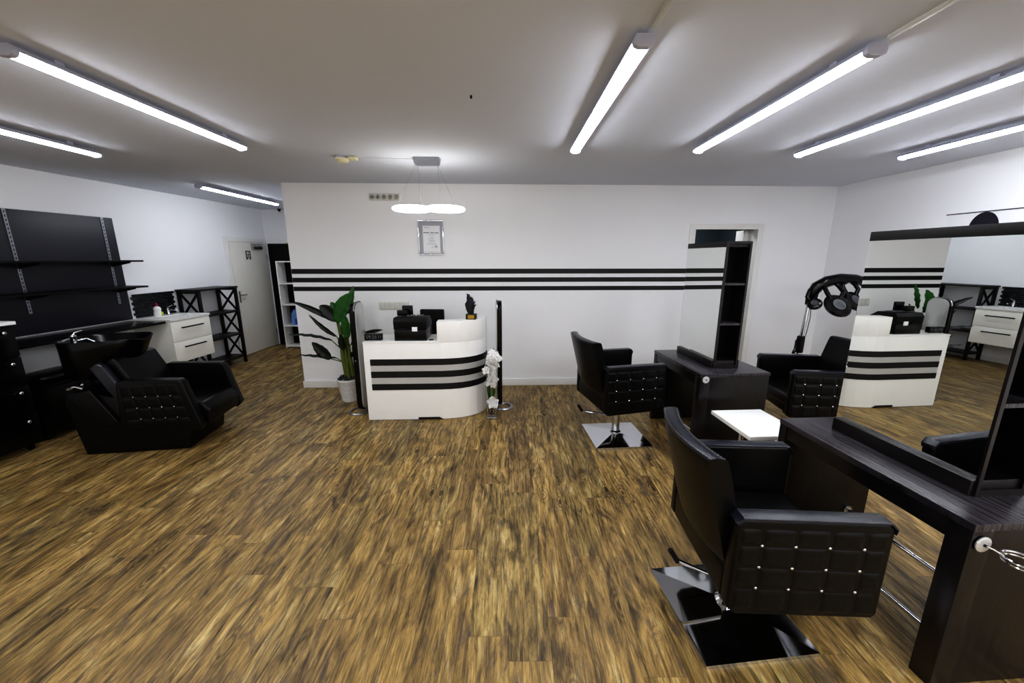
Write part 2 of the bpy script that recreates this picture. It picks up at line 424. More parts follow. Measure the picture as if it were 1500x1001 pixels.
# pendant
pt = thing('pendant_light', 'glowing double-ring pendant light hanging on wires over the reception desk', 'pendant light', (-.735, 3.75, H))
m = MB(); m.prism([(-.118, 0), (.118, 0), (.105, -.055), (-.105, -.055)], 'y', -.055, .055, .004); m.build('canopy', M['steel'], pt)
m = MB()
for x in (-.04, .05): m.cyl((x, -.0565, -.03), (x, -.054, -.03), .008)
for cx, ph in ((-.155, 0), (.155, .35)):
    pts = []
    for i in range(48):
        a = 2*PI*i/48
        pts.append((cx+.155*math.cos(a), .155*math.sin(a), -.435-.004*math.sin(a+ph)))
    MB().tube(pts, .024, 12, closed=True, rz=.7).build('light_ring', M['ring'], pt)
for a, b in (((-.09, -.03), (-.26, -.11)), ((-.09, .03), (-.10, .14)), ((.09, .03), (.10, .14)), ((.09, -.03), (.26, -.11))):
    MB().cyl((a[0], a[1], -.04), (b[0], b[1], -.42), .0012, seg=6).build('wire', M['steel'], pt)

# open detector base, ceiling hook, corridor sensor
t = thing('smoke_detector', 'yellowed smoke detector base hanging open on the ceiling left of the pendant', 'smoke detector', (-1.47, 3.70, H))
MB().lathe([(.055, 0), (.055, -.012), (.045, -.018)]).build('base_plate', M['lampgrey'], t)
m = MB(); m.lathe([(.06, -.018), (.062, -.03), (.045, -.048), (.02, -.052)], (.0, -.01, 0)); m.box(.06, .13, -.04, .03, -.03, -.004, .006); m.build('housing', M['yellowed'], t)
tag(MB().cyl((-1.34, 3.72, H-.003), (-.85, 3.77, H-.003), .002, seg=6).build('ceiling_wire', M['socket']), 'thin white wire along the ceiling between the detector and the pendant', 'wire')
tag(MB().lathe([(.006, 0), (.006, -.012), (.002, -.016)], (-.205, 2.365, H)).build('ceiling_hook', M['black']), 'tiny black hook in the middle of the ceiling', 'hook')
t = thing('ceiling_sensor', 'small black sensor on the ceiling at the end of the corridor', 'sensor', (-4.2, 7.45, H))
MB().lathe([(.03, 0), (.03, -.02), (.015, -.05), (.004, -.055)]).build('body', M['black'], t)
MB().lathe([(.042, 0), (.042, -.006)]).build('mounting_plate', M['socket'], t)

# ------------------------------------------------------------------ things on the back wall
def sockets(x0, x1, z0, z1, label, holes):
    xc = (x0+x1)/2; w = x1-x0
    t = thing('socket_strip', label, 'sockets', (xc, BWY(xc), (z0+z1)/2), BA)
    h = (z1-z0)/2; n = 5 if holes else 6
    MB().box(-w/2, w/2, -.012, 0, -h, h, .003).build('frame', M['socket'], t)
    for i in range(n):
        c = -w/2+w*(i+.5)/n; m = MB()
        if holes:
            m.lathe([(.03, 0), (.03, .004), (.022, .004), (.021, -.006)], mat=Matrix.Translation((c, -.012, 0)) @ Matrix.Rotation(R(90), 4, 'X'))
            m.build('socket', M['socketin'], t)
        else:
            m.box(c-w/n*.44, c+w/n*.44, -.018, -.012, -h*.8, h*.8, .003); m.build('switch', M['socket'], t)
sockets(-1.688, -1.322, 2.37, 2.455, 'off-white strip of five sockets high on the back wall left of the pendant', True)
sockets(-1.657, -1.285, 1.040, 1.143, 'white strip of switches on the wall below the black stripes', False)
xc = -.963
t = thing('framed_certificate', 'silver framed certificate hanging above the black stripes', 'certificate', (xc, BWY(xc), 1.935), BA)
m = MB(); w, h = .156, .21
m.box(-w, w, -.018, 0, h-.012, h, .002); m.box(-w, w, -.018, 0, -h, -h+.012, .002); m.box(-w, -w+.012, -.018, 0, -h+.012, h-.012, .002); m.box(w-.012, w, -.018, 0, -h+.012, h-.012, .002)
m.build('frame', M['chrome'], t)
MB().box(-w+.012, w-.012, -.008, -.002, -h+.012, h-.012).build('mount', M['mount'], t)
pp = MB().box(-.098, .112, -.010, -.008, -.185, .145).build('paper', M['paper'], t)
m = MB()
for a, b, z in ((-.09, -.02, .062), (-.005, .04, .062), (.05, .095, .060)): MB().box(a, b, -.011, -.010, z-.004, z+.004).build('heading', M['ink'], pp)
m = MB()
for a, b, z in ((-.08, -.02, .125), (-.03, .05, .038), (-.01, .03, .008), (-.03, .04, -.01), (-.03, .05, -.03), (-.03, .04, -.05), (-.06, .06, -.075), (-.0, .03, -.11), (-.04, .04, -.172), (-.09, -.06, -.172), (.05, .10, -.174)): MB().box(a, b, -.011, -.010, z-.0022, z+.0022).build('text_line', M['inkfaint'], pp)
m.lathe([(.016, 0), (.016, .001), (.012, .001), (.012, 0)], mat=Matrix.Translation((.06, -.010, -.105)) @ Matrix.Rotation(R(90), 4, 'X'))
m.build('seal', M['inkfaint'], pp)

# poster on the right wall: only its top shows over the mirror
t = thing('hair_poster', 'pale wall poster with a dark-haired head, its top edge showing above the large mirror', 'poster', (XR, 3.36, 1.70))
MB().box(-.006, 0, -.40, .41, -.45, .385).build('sheet', M['paper'], t)
MB().box(-.012, 0, -.41, .42, .385, .393).build('top_rail', M['ink'], t)
m = MB(); poly = [(.21+.0, .275)]
poly = []
for i in range(25):
    a = PI*i/24; poly.append((.11+.115*math.cos(a), .20+.185*math.sin(a)**.8))
poly += [(-.03, .02), (-.035, -.2), (.03, -.22), (.03, .08), (.19, .08), (.19, -.22), (.255, -.2), (.25, .02)]
m.prism(poly, 'x', -.009, -.006); m.build('printed_hair', M['hair'], t)
MB().prism([(.11+.075*math.cos(2*PI*i/20), .03+.12*math.sin(2*PI*i/20)) for i in range(20)], 'x', -.0085, -.006).build('printed_face', M['skin'], t)

# ------------------------------------------------------------------ reception desk
path = [(-1.490, 3.850), (-.90, 3.868), (-.70, 3.876), (-.60, 3.890), (-.50, 3.918), (-.42, 3.958), (-.35, 4.015), (-.295, 4.085), (-.262, 4.165), (-.250, 4.26)]
desk = thing('reception_desk', 'white reception desk with black and silver stripes and a raised curved right end', 'desk', (-.87, 4.06, 0))
def dl(p, o=0): return (p[0]+.87, p[1]-4.06)
ix = -.735
def yat(x):
    for a, b in zip(path, path[1:]):
        if a[0] <= x <= b[0]: return a[1]+(b[1]-a[1])*(x-a[0])/(b[0]-a[0])
full = path+[(-.25, 4.33), (ix, 4.33), (ix, 4.27), (-1.49, 4.27)]
MB().prism([dl(p) for p in full], 'z', .004, .838, .002).build('body', M['white'], desk)
MB().prism([dl(p) for p in [(-1.494, 3.846), (ix, yat(ix)-.002), (ix, 4.275), (-1.494, 4.275)]], 'z', .838, .852, .002).build('low_counter', M['white'], desk)
hp = [(ix, yat(ix))]+[p for p in path if p[0] > ix]+[(-.25, 4.33)]
inn = []
for i, p in enumerate(hp):
    a = hp[max(i-1, 0)]; b_ = hp[min(i+1, len(hp)-1)]; tx, ty = b_[0]-a[0], b_[1]-a[1]; l = math.hypot(tx, ty)
    inn.append(dl((p[0]-ty/l*.15, p[1]+tx/l*.15)))
MB().prism([dl(p) for p in hp]+inn[::-1], 'z', .838, 1.058, .003).build('raised_ledge', M['white'], desk)
def strip(z0, z1, name, mat, off, x0=-1.428):
    pts = [(x0, yat(x0))]+[p for p in path if p[0] > x0]
    # dense resample + offset outwards
    out, inn = [], []
    for i, p in enumerate(pts):
        a = pts[max(i-1, 0)]; b = pts[min(i+1, len(pts)-1)]
        tx, ty = b[0]-a[0], b[1]-a[1]; l = math.hypot(tx, ty); nx, ny = ty/l, -tx/l
        out.append(dl((p[0]+nx*off, p[1]+ny*off))); inn.append(dl((p[0]-nx*.001, p[1]-ny*.001)))
    MB().prism(out+inn[::-1], 'z', z0, z1).build(name, mat, desk, ang=50)
zz = [.671, .605, .5405, .473, .4045, .338]
for i in range(5): strip(zz[i+1], zz[i], 'black_stripe' if i % 2 == 0 else 'silver_stripe', M['stripe'] if i % 2 == 0 else M['stripesilver'], .005 if i % 2 == 0 else .003)
m = MB(); y = lambda x: yat(x)-4.06-.002
m.prism([(-1.135+.87, .004), (-.70+.87, .004), (-.745+.87, .028), (-1.10+.87, .028)], 'y', y(-.9)-.0, y(-.9)+.02); m.build('toe_notch_shade', M['stripe'], desk)  # dark plate on the front, painting the shade of a hollow toe notch

# things on the desk
t = thing('table_clock', 'small black digital clock on the left end of the reception desk', 'clock', (-1.405, 3.925, .852), R(3))
MB().box(-.09, .09, 0, .045, .006, .072, .004).build('case', M['black'], t)
text('digits', '09:26', .052, M['lcd'], t, (-.018, -.0012, .039), (R(90), 0, 0), .0003, sx=.95)
text('small_digits', '11', .04, M['lcd'], t, (.066, -.0012, .039), (R(90), 0, 0), .0003)
for x in (-.07, .07): MB().lathe([(.006, 0), (.008, .007)], (x, .022, 0), 12).build('foot', M['blackmatt'], t)

t = thing('cash_register', 'black cash register on the reception desk beside the raised end', 'cash register', (-1.02, 4.07, .852), R(1))
m = MB(); m.box(-.165, .165, -.15, .17, 0, .115, .006); m.build('drawer', M['black'], t)
m = MB(); m.prism([(-.145, .117), (.17, .117), (.17, .165), (.07, .235), (-.13, .24), (-.155, .20)], 'x', -.17, .17, .006); m.build('housing', M['blackmatt'], t)
MB().box(.02, .075, -.157, -.149, .10, .145, .001).build('sticker', M['paper'], t)
MB().box(-.12, -.04, -.157, -.1495, .118, .132, .001).build('badge', M['blackmatt'], t)
m = MB(); m.cyl((-.09, -.03, .235), (-.09, -.03, .265), .018); m.box(-.15, -.045, -.055, -.005, .25, .305, .006); m.box(-.15+.035, -.005, .03, .06, .245, .345, .006)
m.build('customer_display', M['black'], t)
m = MB()
for i in range(5):
    for j in range(4): m.box(-.10+.045*i, -.07+.045*i, -.055+.03*j, -.035+.03*j, .241, .246, .002, 1)
m.build('keys', M['lcd'], t)
t = thing('cable_clip', 'thin white wire bent up at the left side of the cash register', 'wire', (-1.215, 4.05, .854))
MB().tube([(.02, .06, 0), (0, .03, .02), (-.03, 0, .06), (-.035, -.01, .09)], .0025, 6).build('strand', M['white'], t)
tag(MB().box(-.835, -.79, 3.94, 3.99, .852, .858, .002).build('business_card', M['blackmatt']), 'small dark card lying on the desk right of the cash register', 'card')

# trophy
t = thing('trophy', 'black and purple flame-shaped trophy on the raised end of the desk', 'trophy', (-.395, 4.055, 1.058), R(-12))
MB().box(-.052, .052, -.035, .035, 0, .058, .003).build('plinth', M['resin'], t)
MB().box(-.028, .042, -.037, -.035, .010, .048).build('plaque', M['gold'], t)
sil = [(-.03, .055), (-.045, .085), (-.052, .10), (-.058, .125), (-.064, .15), (-.062, .17), (-.05, .18), (-.042, .205), (-.045, .225), (-.040, .25), (-.046, .272), (-.036, .262), (-.024, .264), (-.012, .245), (-.004, .225), (.004, .238), (.014, .226), (.024, .205), (.028, .18), (.040, .19), (.046, .192), (.036, .165), (.034, .15), (.055, .160), (.050, .148), (.038, .13), (.032, .11), (.026, .085), (.024, .055)]
m = MB()
m.prism(sil, 'y', -.016, .016, .004, 1); m.mi = 0
m.prism([(-.02, .06), (-.04, .13), (-.03, .2), (-.01, .22), (.01, .17), (.02, .12), (.012, .06)], 'y', -.026, .024, .005, 1)
m.build('flame', M['resin'], t)
MB().prism([(.0, .15), (-.012, .19), (.0, .215), (.013, .2), (.024, .18), (.026, .155), (.014, .14)], 'y', -.028, .02, .004, 1).build('purple_flame', M['purple'], t)

# office chair behind the desk
t = thing('office_chair', 'black office chair standing behind the reception desk', 'chair', (-.955, 4.58, 0), R(176))
m = MB(); m.box(-.15, .15, -.045-.13, -.005-.13, .72, 1.075, .03, 3); m.build('backrest', M['blackmatt'], t)
MB().box(-.2, .2, -.16, .16, .44, .50, .025, 3).build('seat', M['blackmatt'], t)
m = MB(); m.cyl((0, 0, .08), (0, 0, .44), .025); m.build('gas_column', M['steel'], t)
MB().tube([(0, -.05, .46), (0, -.19, .46), (0, -.20, .55), (0, -.17, .75)], .015).build('back_strut', M['blackmatt'], t)
for i in range(5):
    a = 2*PI*i/5+.3; lg = MB(); lg.tube([(0, 0, .085), (.2*math.cos(a), .2*math.sin(a), .065)], [.022, .014], 10)
    o = lg.build('leg', M['blackmatt'], t)
    MB().cyl((.2*math.cos(a)-.01, .2*math.sin(a), .026), (.2*math.cos(a)+.012, .2*math.sin(a), .026), .026).build('caster', M['blackmatt'], o)

# freestanding slim panels on ring feet
def floor_panel(loc, rz, label, side, roff, pw=.22):
    t = thing('floor_panel', label, 'display panel', loc, rz, 'slim freestanding panels beside the reception desk')
    def rr(w, z0, z1, r, n=8):
        pts = []
        for cx, cz, a0 in ((w-r, z1-r, 0), (-w+r, z1-r, 90), (-w+r, z0+r, 180), (w-r, z0+r, 270)):
            for i in range(n+1):
                a = R(a0+90*i/n); pts.append((cx+r*math.cos(a), cz+r*math.sin(a)))
        return pts
    MB().prism(rr(pw/2, .045, 1.235, .085), 'x', -.026, .026, .008, 3).build('rim', M['black'], t)
    a_, b_ = sorted((side*.020, side*.036))
    MB().prism([(p[0]+.012, p[1]) for p in rr(pw/2-.006, .06, 1.232, .08)], 'x', a_, b_, .004, 2).build('face', M['silver'], t)
    MB().tube([(side*.026, p[0], p[1]) for p in rr(pw/2+.002, .043, 1.239, .085)][0:18], .007, 8).build('edge_trim', M['steel'], t)
    MB().lathe([(.115, 0), (.115, .008), (.108, .016), (.086, .016), (.080, .008), (.080, 0), (.115, 0)], (roff, 0, 0), cap=False, seg=40).build('ring_foot', M['steel'], t)
    m = MB(); m.cyl((0, -.08, .012), (0, -.08, .07), .012); m.cyl((0, .08, .012), (0, .08, .07), .012); m.build('foot_joint', M['steel'], t)
    MB().cyl((0, -pw/2-.002, .62), (0, -pw/2+.01, .62), .007).build('screw', M['steel'], t)
floor_panel((-1.625, 4.09, 0), R(-3), 'slim upright panel with black rounded rim, on a ring foot between the plant and the desk', 1, -.06)
floor_panel((-.105, 4.22, 0), R(3), 'slim upright panel with black rounded rim, on a ring foot behind the orchid vase', -1, .04)

# ------------------------------------------------------------------ potted plant
pl = thing('potted_plant', 'tall artificial banana plant in a white woven pot left of the reception desk', 'potted plant', (-1.93, 4.47, 0))
m = MB(); m.lathe([(.090, 0), (.095, .01), (.135, .255), (.142, .262), (.142, .28), (.130, .28), (.125, .25)], seg=40, cap=True)
m.build('pot', M['pot'], pl)
m = MB()
for i in range(46):
    a = random.uniform(0, 2*PI); r = .115*math.sqrt(random.random()); s_ = random.uniform(.018, .028)
    m.sphere((r*math.cos(a), r*math.sin(a), .291+random.uniform(-.008, .012)), s_, (1, .8, .6), 8, 6)
o = m.build('pebbles', M['stones'], pl); o['kind'] = 'stuff'
def P(x, z, dy=0): return Vector((x+1.93, dy, z))
for pts, r0, r1 in ((((-1.955, .27), (-1.975, .55), (-1.985, .80), (-2.01, .99)), .030, .016), (((-1.885, .27), (-1.885, .50), (-1.90, .72), (-1.915, .93)), .028, .015), (((-1.925, .27), (-1.93, .5), (-1.945, .78)), .026, .014), (((-1.86, .27), (-1.84, .45), (-1.85, .66)), .024, .013)):
    n = len(pts); MB().tube([P(x, z, random.uniform(-.02, .02)) for x, z in pts], [r0+(r1-r0)*i/(n-1) for i in range(n)], 10).build('trunk', M['trunk'], pl)
def leaf(base, tip, w, sag=.0, mat='leaf', dy=(0, 0), fold=.25, face=(0, -1, .2), stem=None):
    b, e = P(*base, dy[0]), P(*tip, dy[1]); d = e-b; L = d.length
    f = Vector(face).normalized(); side = d.cross(f).normalized(); nrm = side.cross(d).normalized()
    def fn(u, v):
        c = b+d*u+Vector((0, 0, sag*4*u*(1-u)))
        wd = w*(math.sin(PI*min(1, u*.93+.05))**.7)*(1-.25*u)
        s_ = (v-.5)*2
        return c+side*s_*wd/2+nrm*(abs(s_)*fold*wd/2+.006*math.sin(u*28)*abs(s_))
    o = MB().grid(15, 7, fn).build('leaf', M[mat], pl, ang=70)
    sm = o.modifiers.new('s', 'SOLIDIFY'); sm.thickness = .0015
    m = MB(); s0 = P(*stem) if stem else b
    if stem: m.tube([s0, b], [.008, .005], 6).build('leaf_stem', M['trunk'], o)
leaf((-2.00, .96), (-1.80, 1.30), .20, .02, dy=(-.03, -.06), fold=.2)
leaf((-1.90, 1.05), (-1.81, 1.37), .10, 0, dy=(.06, .08))
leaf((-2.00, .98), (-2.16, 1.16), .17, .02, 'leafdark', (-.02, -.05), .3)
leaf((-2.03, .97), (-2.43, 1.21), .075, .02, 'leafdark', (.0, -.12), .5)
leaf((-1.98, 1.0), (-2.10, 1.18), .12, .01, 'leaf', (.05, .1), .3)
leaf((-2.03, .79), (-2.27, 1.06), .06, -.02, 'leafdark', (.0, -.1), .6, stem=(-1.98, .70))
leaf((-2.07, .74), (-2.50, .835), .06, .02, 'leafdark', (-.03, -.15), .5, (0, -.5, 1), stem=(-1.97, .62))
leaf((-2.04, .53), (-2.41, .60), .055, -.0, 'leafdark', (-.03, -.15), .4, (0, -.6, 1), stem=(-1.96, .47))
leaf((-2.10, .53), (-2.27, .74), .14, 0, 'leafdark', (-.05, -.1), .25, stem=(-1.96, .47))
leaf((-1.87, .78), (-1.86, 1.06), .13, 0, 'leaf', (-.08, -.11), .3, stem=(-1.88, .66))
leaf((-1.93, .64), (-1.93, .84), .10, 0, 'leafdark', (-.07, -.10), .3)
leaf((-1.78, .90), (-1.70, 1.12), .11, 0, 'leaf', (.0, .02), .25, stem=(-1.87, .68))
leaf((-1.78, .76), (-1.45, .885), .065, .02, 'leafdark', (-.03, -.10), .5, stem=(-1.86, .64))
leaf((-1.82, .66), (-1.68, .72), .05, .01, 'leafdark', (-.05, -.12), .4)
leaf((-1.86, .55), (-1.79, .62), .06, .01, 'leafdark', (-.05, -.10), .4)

# ------------------------------------------------------------------ vase with orchids
vx, vy = -.185, 3.915
t = thing('glass_vase', 'tall square clear glass vase on the floor at the right end of the desk', 'vase', (vx, vy, 0), R(3))
def sq(w, r=.008):
    return [(sx*(w-(r if k else 0)), sy*(w-(0 if k else r))) for sx, sy, ks in ((1, 1, (0, 1)), (-1, 1, (1, 0)), (-1, -1, (0, 1)), (1, -1, (1, 0))) for k in ks]
m = MB(); b = bmesh.new(); prof = [(.056, 0.001), (.070, .69), (.067, .69), (.053, .022)]
rings = [[b.verts.new((p[0], p[1], z)) for p in sq(w)] for w, z in prof]
for u, w in zip(rings, rings[1:]):
    for j in range(8): b.faces.new((u[j], u[(j+1) % 8], w[(j+1) % 8], w[j]))
b.faces.new(rings[0][::-1]); b.faces.new(rings[-1]); bmesh.ops.recalc_face_normals(b, faces=b.faces)
m._merge(b); m.build('glass_body', M['glass'], t, ang=20)
t = thing('orchid_spray', 'spray of white artificial orchids spilling from the glass vase', 'flowers', (vx, vy, .03))
MB().tube([(0, .01, .0), (-.02, .02, .3), (0, .02, .62), (.03, .0, .74), (.06, -.02, .70)], .003, 6).build('stem', M['leaf'], t)
MB().tube([(.02, .01, .0), (-.01, .0, .25), (.02, -.01, .52), (.03, -.02, .62)], .003, 6).build('stem', M['leaf'], t)
def blossom(c, r, tilt, spin, name='blossom'):
    m = MB(); mt = Matrix.Translation(c) @ Matrix.Rotation(tilt[0], 4, 'X') @ Matrix.Rotation(tilt[1], 4, 'Z') @ Matrix.Rotation(R(90), 4, 'X')
    for k in range(5):
        a = spin+2*PI*k/5; wd = .62 if k in (1, 4) else .42
        def fn(u, v):
            s_ = (v-.5)*2; ww = r*wd*math.sin(PI*min(1, .1+u*.88))**.8
            x, y = u*r, s_*ww; z = .25*r*u*u-.1*r*s_*s_
            return (x*math.cos(a)-y*math.sin(a), x*math.sin(a)+y*math.cos(a), z)
        m.grid(6, 5, fn, mt)
    m.sphere((0, 0, .006), r*.16, seg=8, rings=6, mat=mt)
    o = m.build(name, M['petal'], t, ang=80); sm = o.modifiers.new('s', 'SOLIDIFY'); sm.thickness = .001
for c, r in (((.005, -.02, .70), .035), ((.04, -.03, .68), .034), ((-.01, -.03, .645), .036), ((.07, -.04, .645), .032), ((.03, -.04, .615), .034), ((-.025, -.02, .59), .030), ((-.045, -.045, .52), .038), ((.005, -.03, .54), .036), ((.045, -.02, .56), .032), ((.02, -.03, .475), .035), ((-.01, -.02, .42), .032), ((.035, -.02, .41), .033), ((.015, -.025, .35), .033), ((-.035, -.01, .36), .024), ((.0, .01, .48), .03)):
    blossom((c[0]*1.2, c[1]*1.1, c[2]), r*1.25, (random.uniform(-.4, .3), random.uniform(-.6, .6)), random.uniform(0, 6))
blossom((.012, -.035, .155), .07, (-.25, .1), .4, 'lily')
for pts in (((0, .01, .1), (-.035, .0, .25), (-.04, .0, .4)), ((.01, .0, .14), (.02, -.01, .28), (.035, 0, .33)),):
    m = MB(); A, B_, E_ = map(Vector, pts)
    def fn(u, v):
        c = A*(1-u)**2+B_*2*u*(1-u)+E_*u*u; return c+Vector((1, .4, 0))*(v-.5)*.035*math.sin(PI*min(1, u*.9+.08))
    o = m.grid(10, 4, fn).build('leaf', M['leaf'], t, ang=70); o.modifiers.new('s', 'SOLIDIFY').thickness = .001
m = MB()
for k in range(5):
    ax = Vector((random.uniform(-1, 1), random.uniform(-1, 1), random.uniform(-1, 1))).normalized(); q = ax.to_track_quat('Z', 'Y').to_matrix()
    m.tube([q @ Vector((.032*math.cos(2*PI*i/20), .032*math.sin(2*PI*i/20), 0))+Vector((0, 0, .042)) for i in range(20)], .0025, 6, closed=True)
m.build('twig_ball', M['stones'], t)

# ------------------------------------------------------------------ styling chairs
def quilt_panel(m, side):
    """outer quilted face of an armrest; side=+1/-1 in y"""
    x0, x1, z0, z1 = -.275, .275, .335, .715
    vx_ = (-.185, -.062, .062, .185); hz_ = (.445, .54, .635)
    def fn(u, v):
        x = x0+(x1-x0)*u; z = z0+(z1-z0)*v
        d = min([abs(x-a) for a in vx_]+[abs(z-a) for a in hz_]); e = min(x-x0, x1-x, z-z0, z1-z)
        h = .009*(1-math.exp(-d/.010))*min(1, e/.02)
        return (x, side*(.318+h), z)
    m.grid(90, 62, fn)
    return [(a, b) for a in vx_ for b in hz_]
def studs(parent, pts, r_):
    o = MB().sphere((0, 0, 0), r_, (1, .6, 1), 8, 6).build('stud', M['chrome'], parent)
    for i, p in enumerate(pts):
        c = o if i == 0 else o.copy()
        if i: C.objects.link(c)
        c.location = p
def make_chair(label, loc, seat_rot, base_rot, lift, base_off=(0, 0), lever=True):
    t = thing('styling_chair', label, 'chair', loc, seat_rot, 'black leather styling chairs')
    for s_ in (-1, 1):
        m = MB()
        m.prism([(-.285, .345), (-.25, .315), (.27, .325), (.285, .345), (.285, .72), (.26, .745), (-.26, .745), (-.285, .72)], 'y', min(s_*.264, s_*.322), max(s_*.264, s_*.322), .014, 3)
        st = quilt_panel(m, s_)
        a = m.build('armrest', M['leather'], t, loc=(0, 0, lift))
        MB().prism([(-.283, .725), (-.26, .742), (.262, .742), (.284, .722), (.284, .70), (.289, .725), (.266, .751), (-.264, .751), (-.289, .728)], 'y', min(s_*.262, s_*.326), max(s_*.262, s_*.326), .004, 2).build('arm_pad', M['piping'], a)
        studs(a, [(x, s_*.323, z) for x, z in st], .0065)
    MB().box(-.20, .27, -.263, .263, .40, .50, .03, 3).build('seat', M['leather'], t, loc=(0, 0, lift))
    m = MB(); m.box(-.25, .24, -.263, .263, .325, .40, .01); m.prism([(-.283, .34), (-.20, .325), (-.22, .47), (-.27, .50), (-.285, .47)], 'y', -.263, .263, .012, 3)
    m.build('seat_frame', M['leather'], t, loc=(0, 0, lift))
    # curved backrest
    def bfn(u, v):
        # u around cross-section loop (rounded rect in x'), v across width
        y = (v-.5)*.522; cur = -.045*(1-(2*(v-.5))**2)
        a = 2*PI*u; zc, hz, tk = .72, .235, .040
        ca, sa = math.cos(a), math.sin(a)
        n = 0.22
        lx = tk*math.copysign(abs(ca)**n, ca); lz = hz*math.copysign(abs(sa)**n, sa)
        z = zc+lz; x = -.235+lx-(z-.48)*.25+cur
        return (x, y, z)
    m = MB(); nu = 72
    m.grid(nu, 17, bfn, closed_u=True)
    bm = m.bm; bm.verts.ensure_lookup_table()
    for j in (0, 16):
        bm.faces.new([bm.verts[i*17+j] for i in range(nu)])
    bmesh.ops.recalc_face_normals(bm, faces=bm.faces)
    bk = m.build('backrest', M['leather'], t, loc=(0, 0, lift), ang=50)
    # edge pad along the top and stitching
    def tfn(u, v):
        y = (v-.5)*.526; cur = -.045*(1-(2*(v-.5))**2); w_ = (u-.5)*.074
        z = .9575-.012*abs(2*(u-.5))**4; return (-.235+w_-(z-.48)*.25+cur, y, z)
    o = MB().grid(7, 17, tfn).build('top_pad', M['piping'], bk, ang=60)
    m = MB()
    for u in (.1, .9):
        for k in range(34):
            v = (k+.5)/34; p = Vector(tfn(u, v)); q = Vector(tfn(u, v+.012)); m.cyl(p+Vector((0, 0, .001)), q+Vector((0, 0, .001)), .0009, seg=4)
    m.build('stitching', M['silver'], bk)
    # base, aligned on its own
    bt = Matrix.Rotation(base_rot-seat_rot, 4, 'Z')
    bx, by = base_off
    m = MB(); b = bmesh.new(); w = .262
    r0 = [b.verts.new(bt @ Vector((sx*w, sy*w, .0))+Vector((bx, by, 0))) for sx, sy in ((1, 1), (-1, 1), (-1, -1), (1, -1))]
    r1 = [b.verts.new(bt @ Vector((sx*w, sy*w, .018))+Vector((bx, by, 0))) for sx, sy in ((1, 1), (-1, 1), (-1, -1), (1, -1))]
    r2 = [b.verts.new(bt @ Vector((sx*.05, sy*.05, .05))+Vector((bx, by, 0))) for sx, sy in ((1, 1), (-1, 1), (-1, -1), (1, -1))]
    for u, v in ((r0, r1), (r1, r2)):
        for i in range(4): b.faces.new((u[i], u[(i+1) % 4], v[(i+1) % 4], v[i]))
    b.faces.new(r0[::-1]); b.faces.new(r2); bmesh.ops.recalc_face_normals(b, faces=b.faces)
    m._merge(b); m.build('base', M['chrome'], t, ang=5)
    m = MB(); m.lathe([(.05, .045), (.05, .06), (.036, .07), (.036, .24), (.030, .245), (.030, .33+lift)], (bx, by, 0), 28); m.build('gas_column', M['chrome'], t)
    m = MB(); m.box(bx-.11, bx+.11, by-.09, by+.09, .305+lift, .325+lift, .004); m.build('mounting_plate', M['blackmatt'], t)
    if lever:
        m = MB(); m.cyl((bx-.02, by-.0, .17+lift), (-.34, .05, .235+lift), .009, seg=10); lv = m.build('pump_lever', M['chrome'], t)
        MB().cyl((-.33, .048, .225+lift), (-.37, .055, .285+lift), .013, seg=12).build('lever_grip', M['blackmatt'], lv)
    return t
make_chair('black leather styling chair on a chrome base nearest the white wall', (1.03, 3.46, 0), R(12), R(4), .045)
cb = make_chair('large black leather styling chair in the foreground at the second station', (1.165, 1.565, 0), R(-3.7), R(5.5), -.005, (-.10, .0))
make_chair('black leather styling chair beside the hood dryer, facing the room', (2.765, 3.42, 0), R(180-8), R(-5), 0.0, lever=False)
tag(MB().box(1.06, 1.24, 1.40, 1.52, .4955, .506, .003).build('folded_towel', M['white']), 'flat white towel lying on the seat of the foreground styling chair', 'towel')

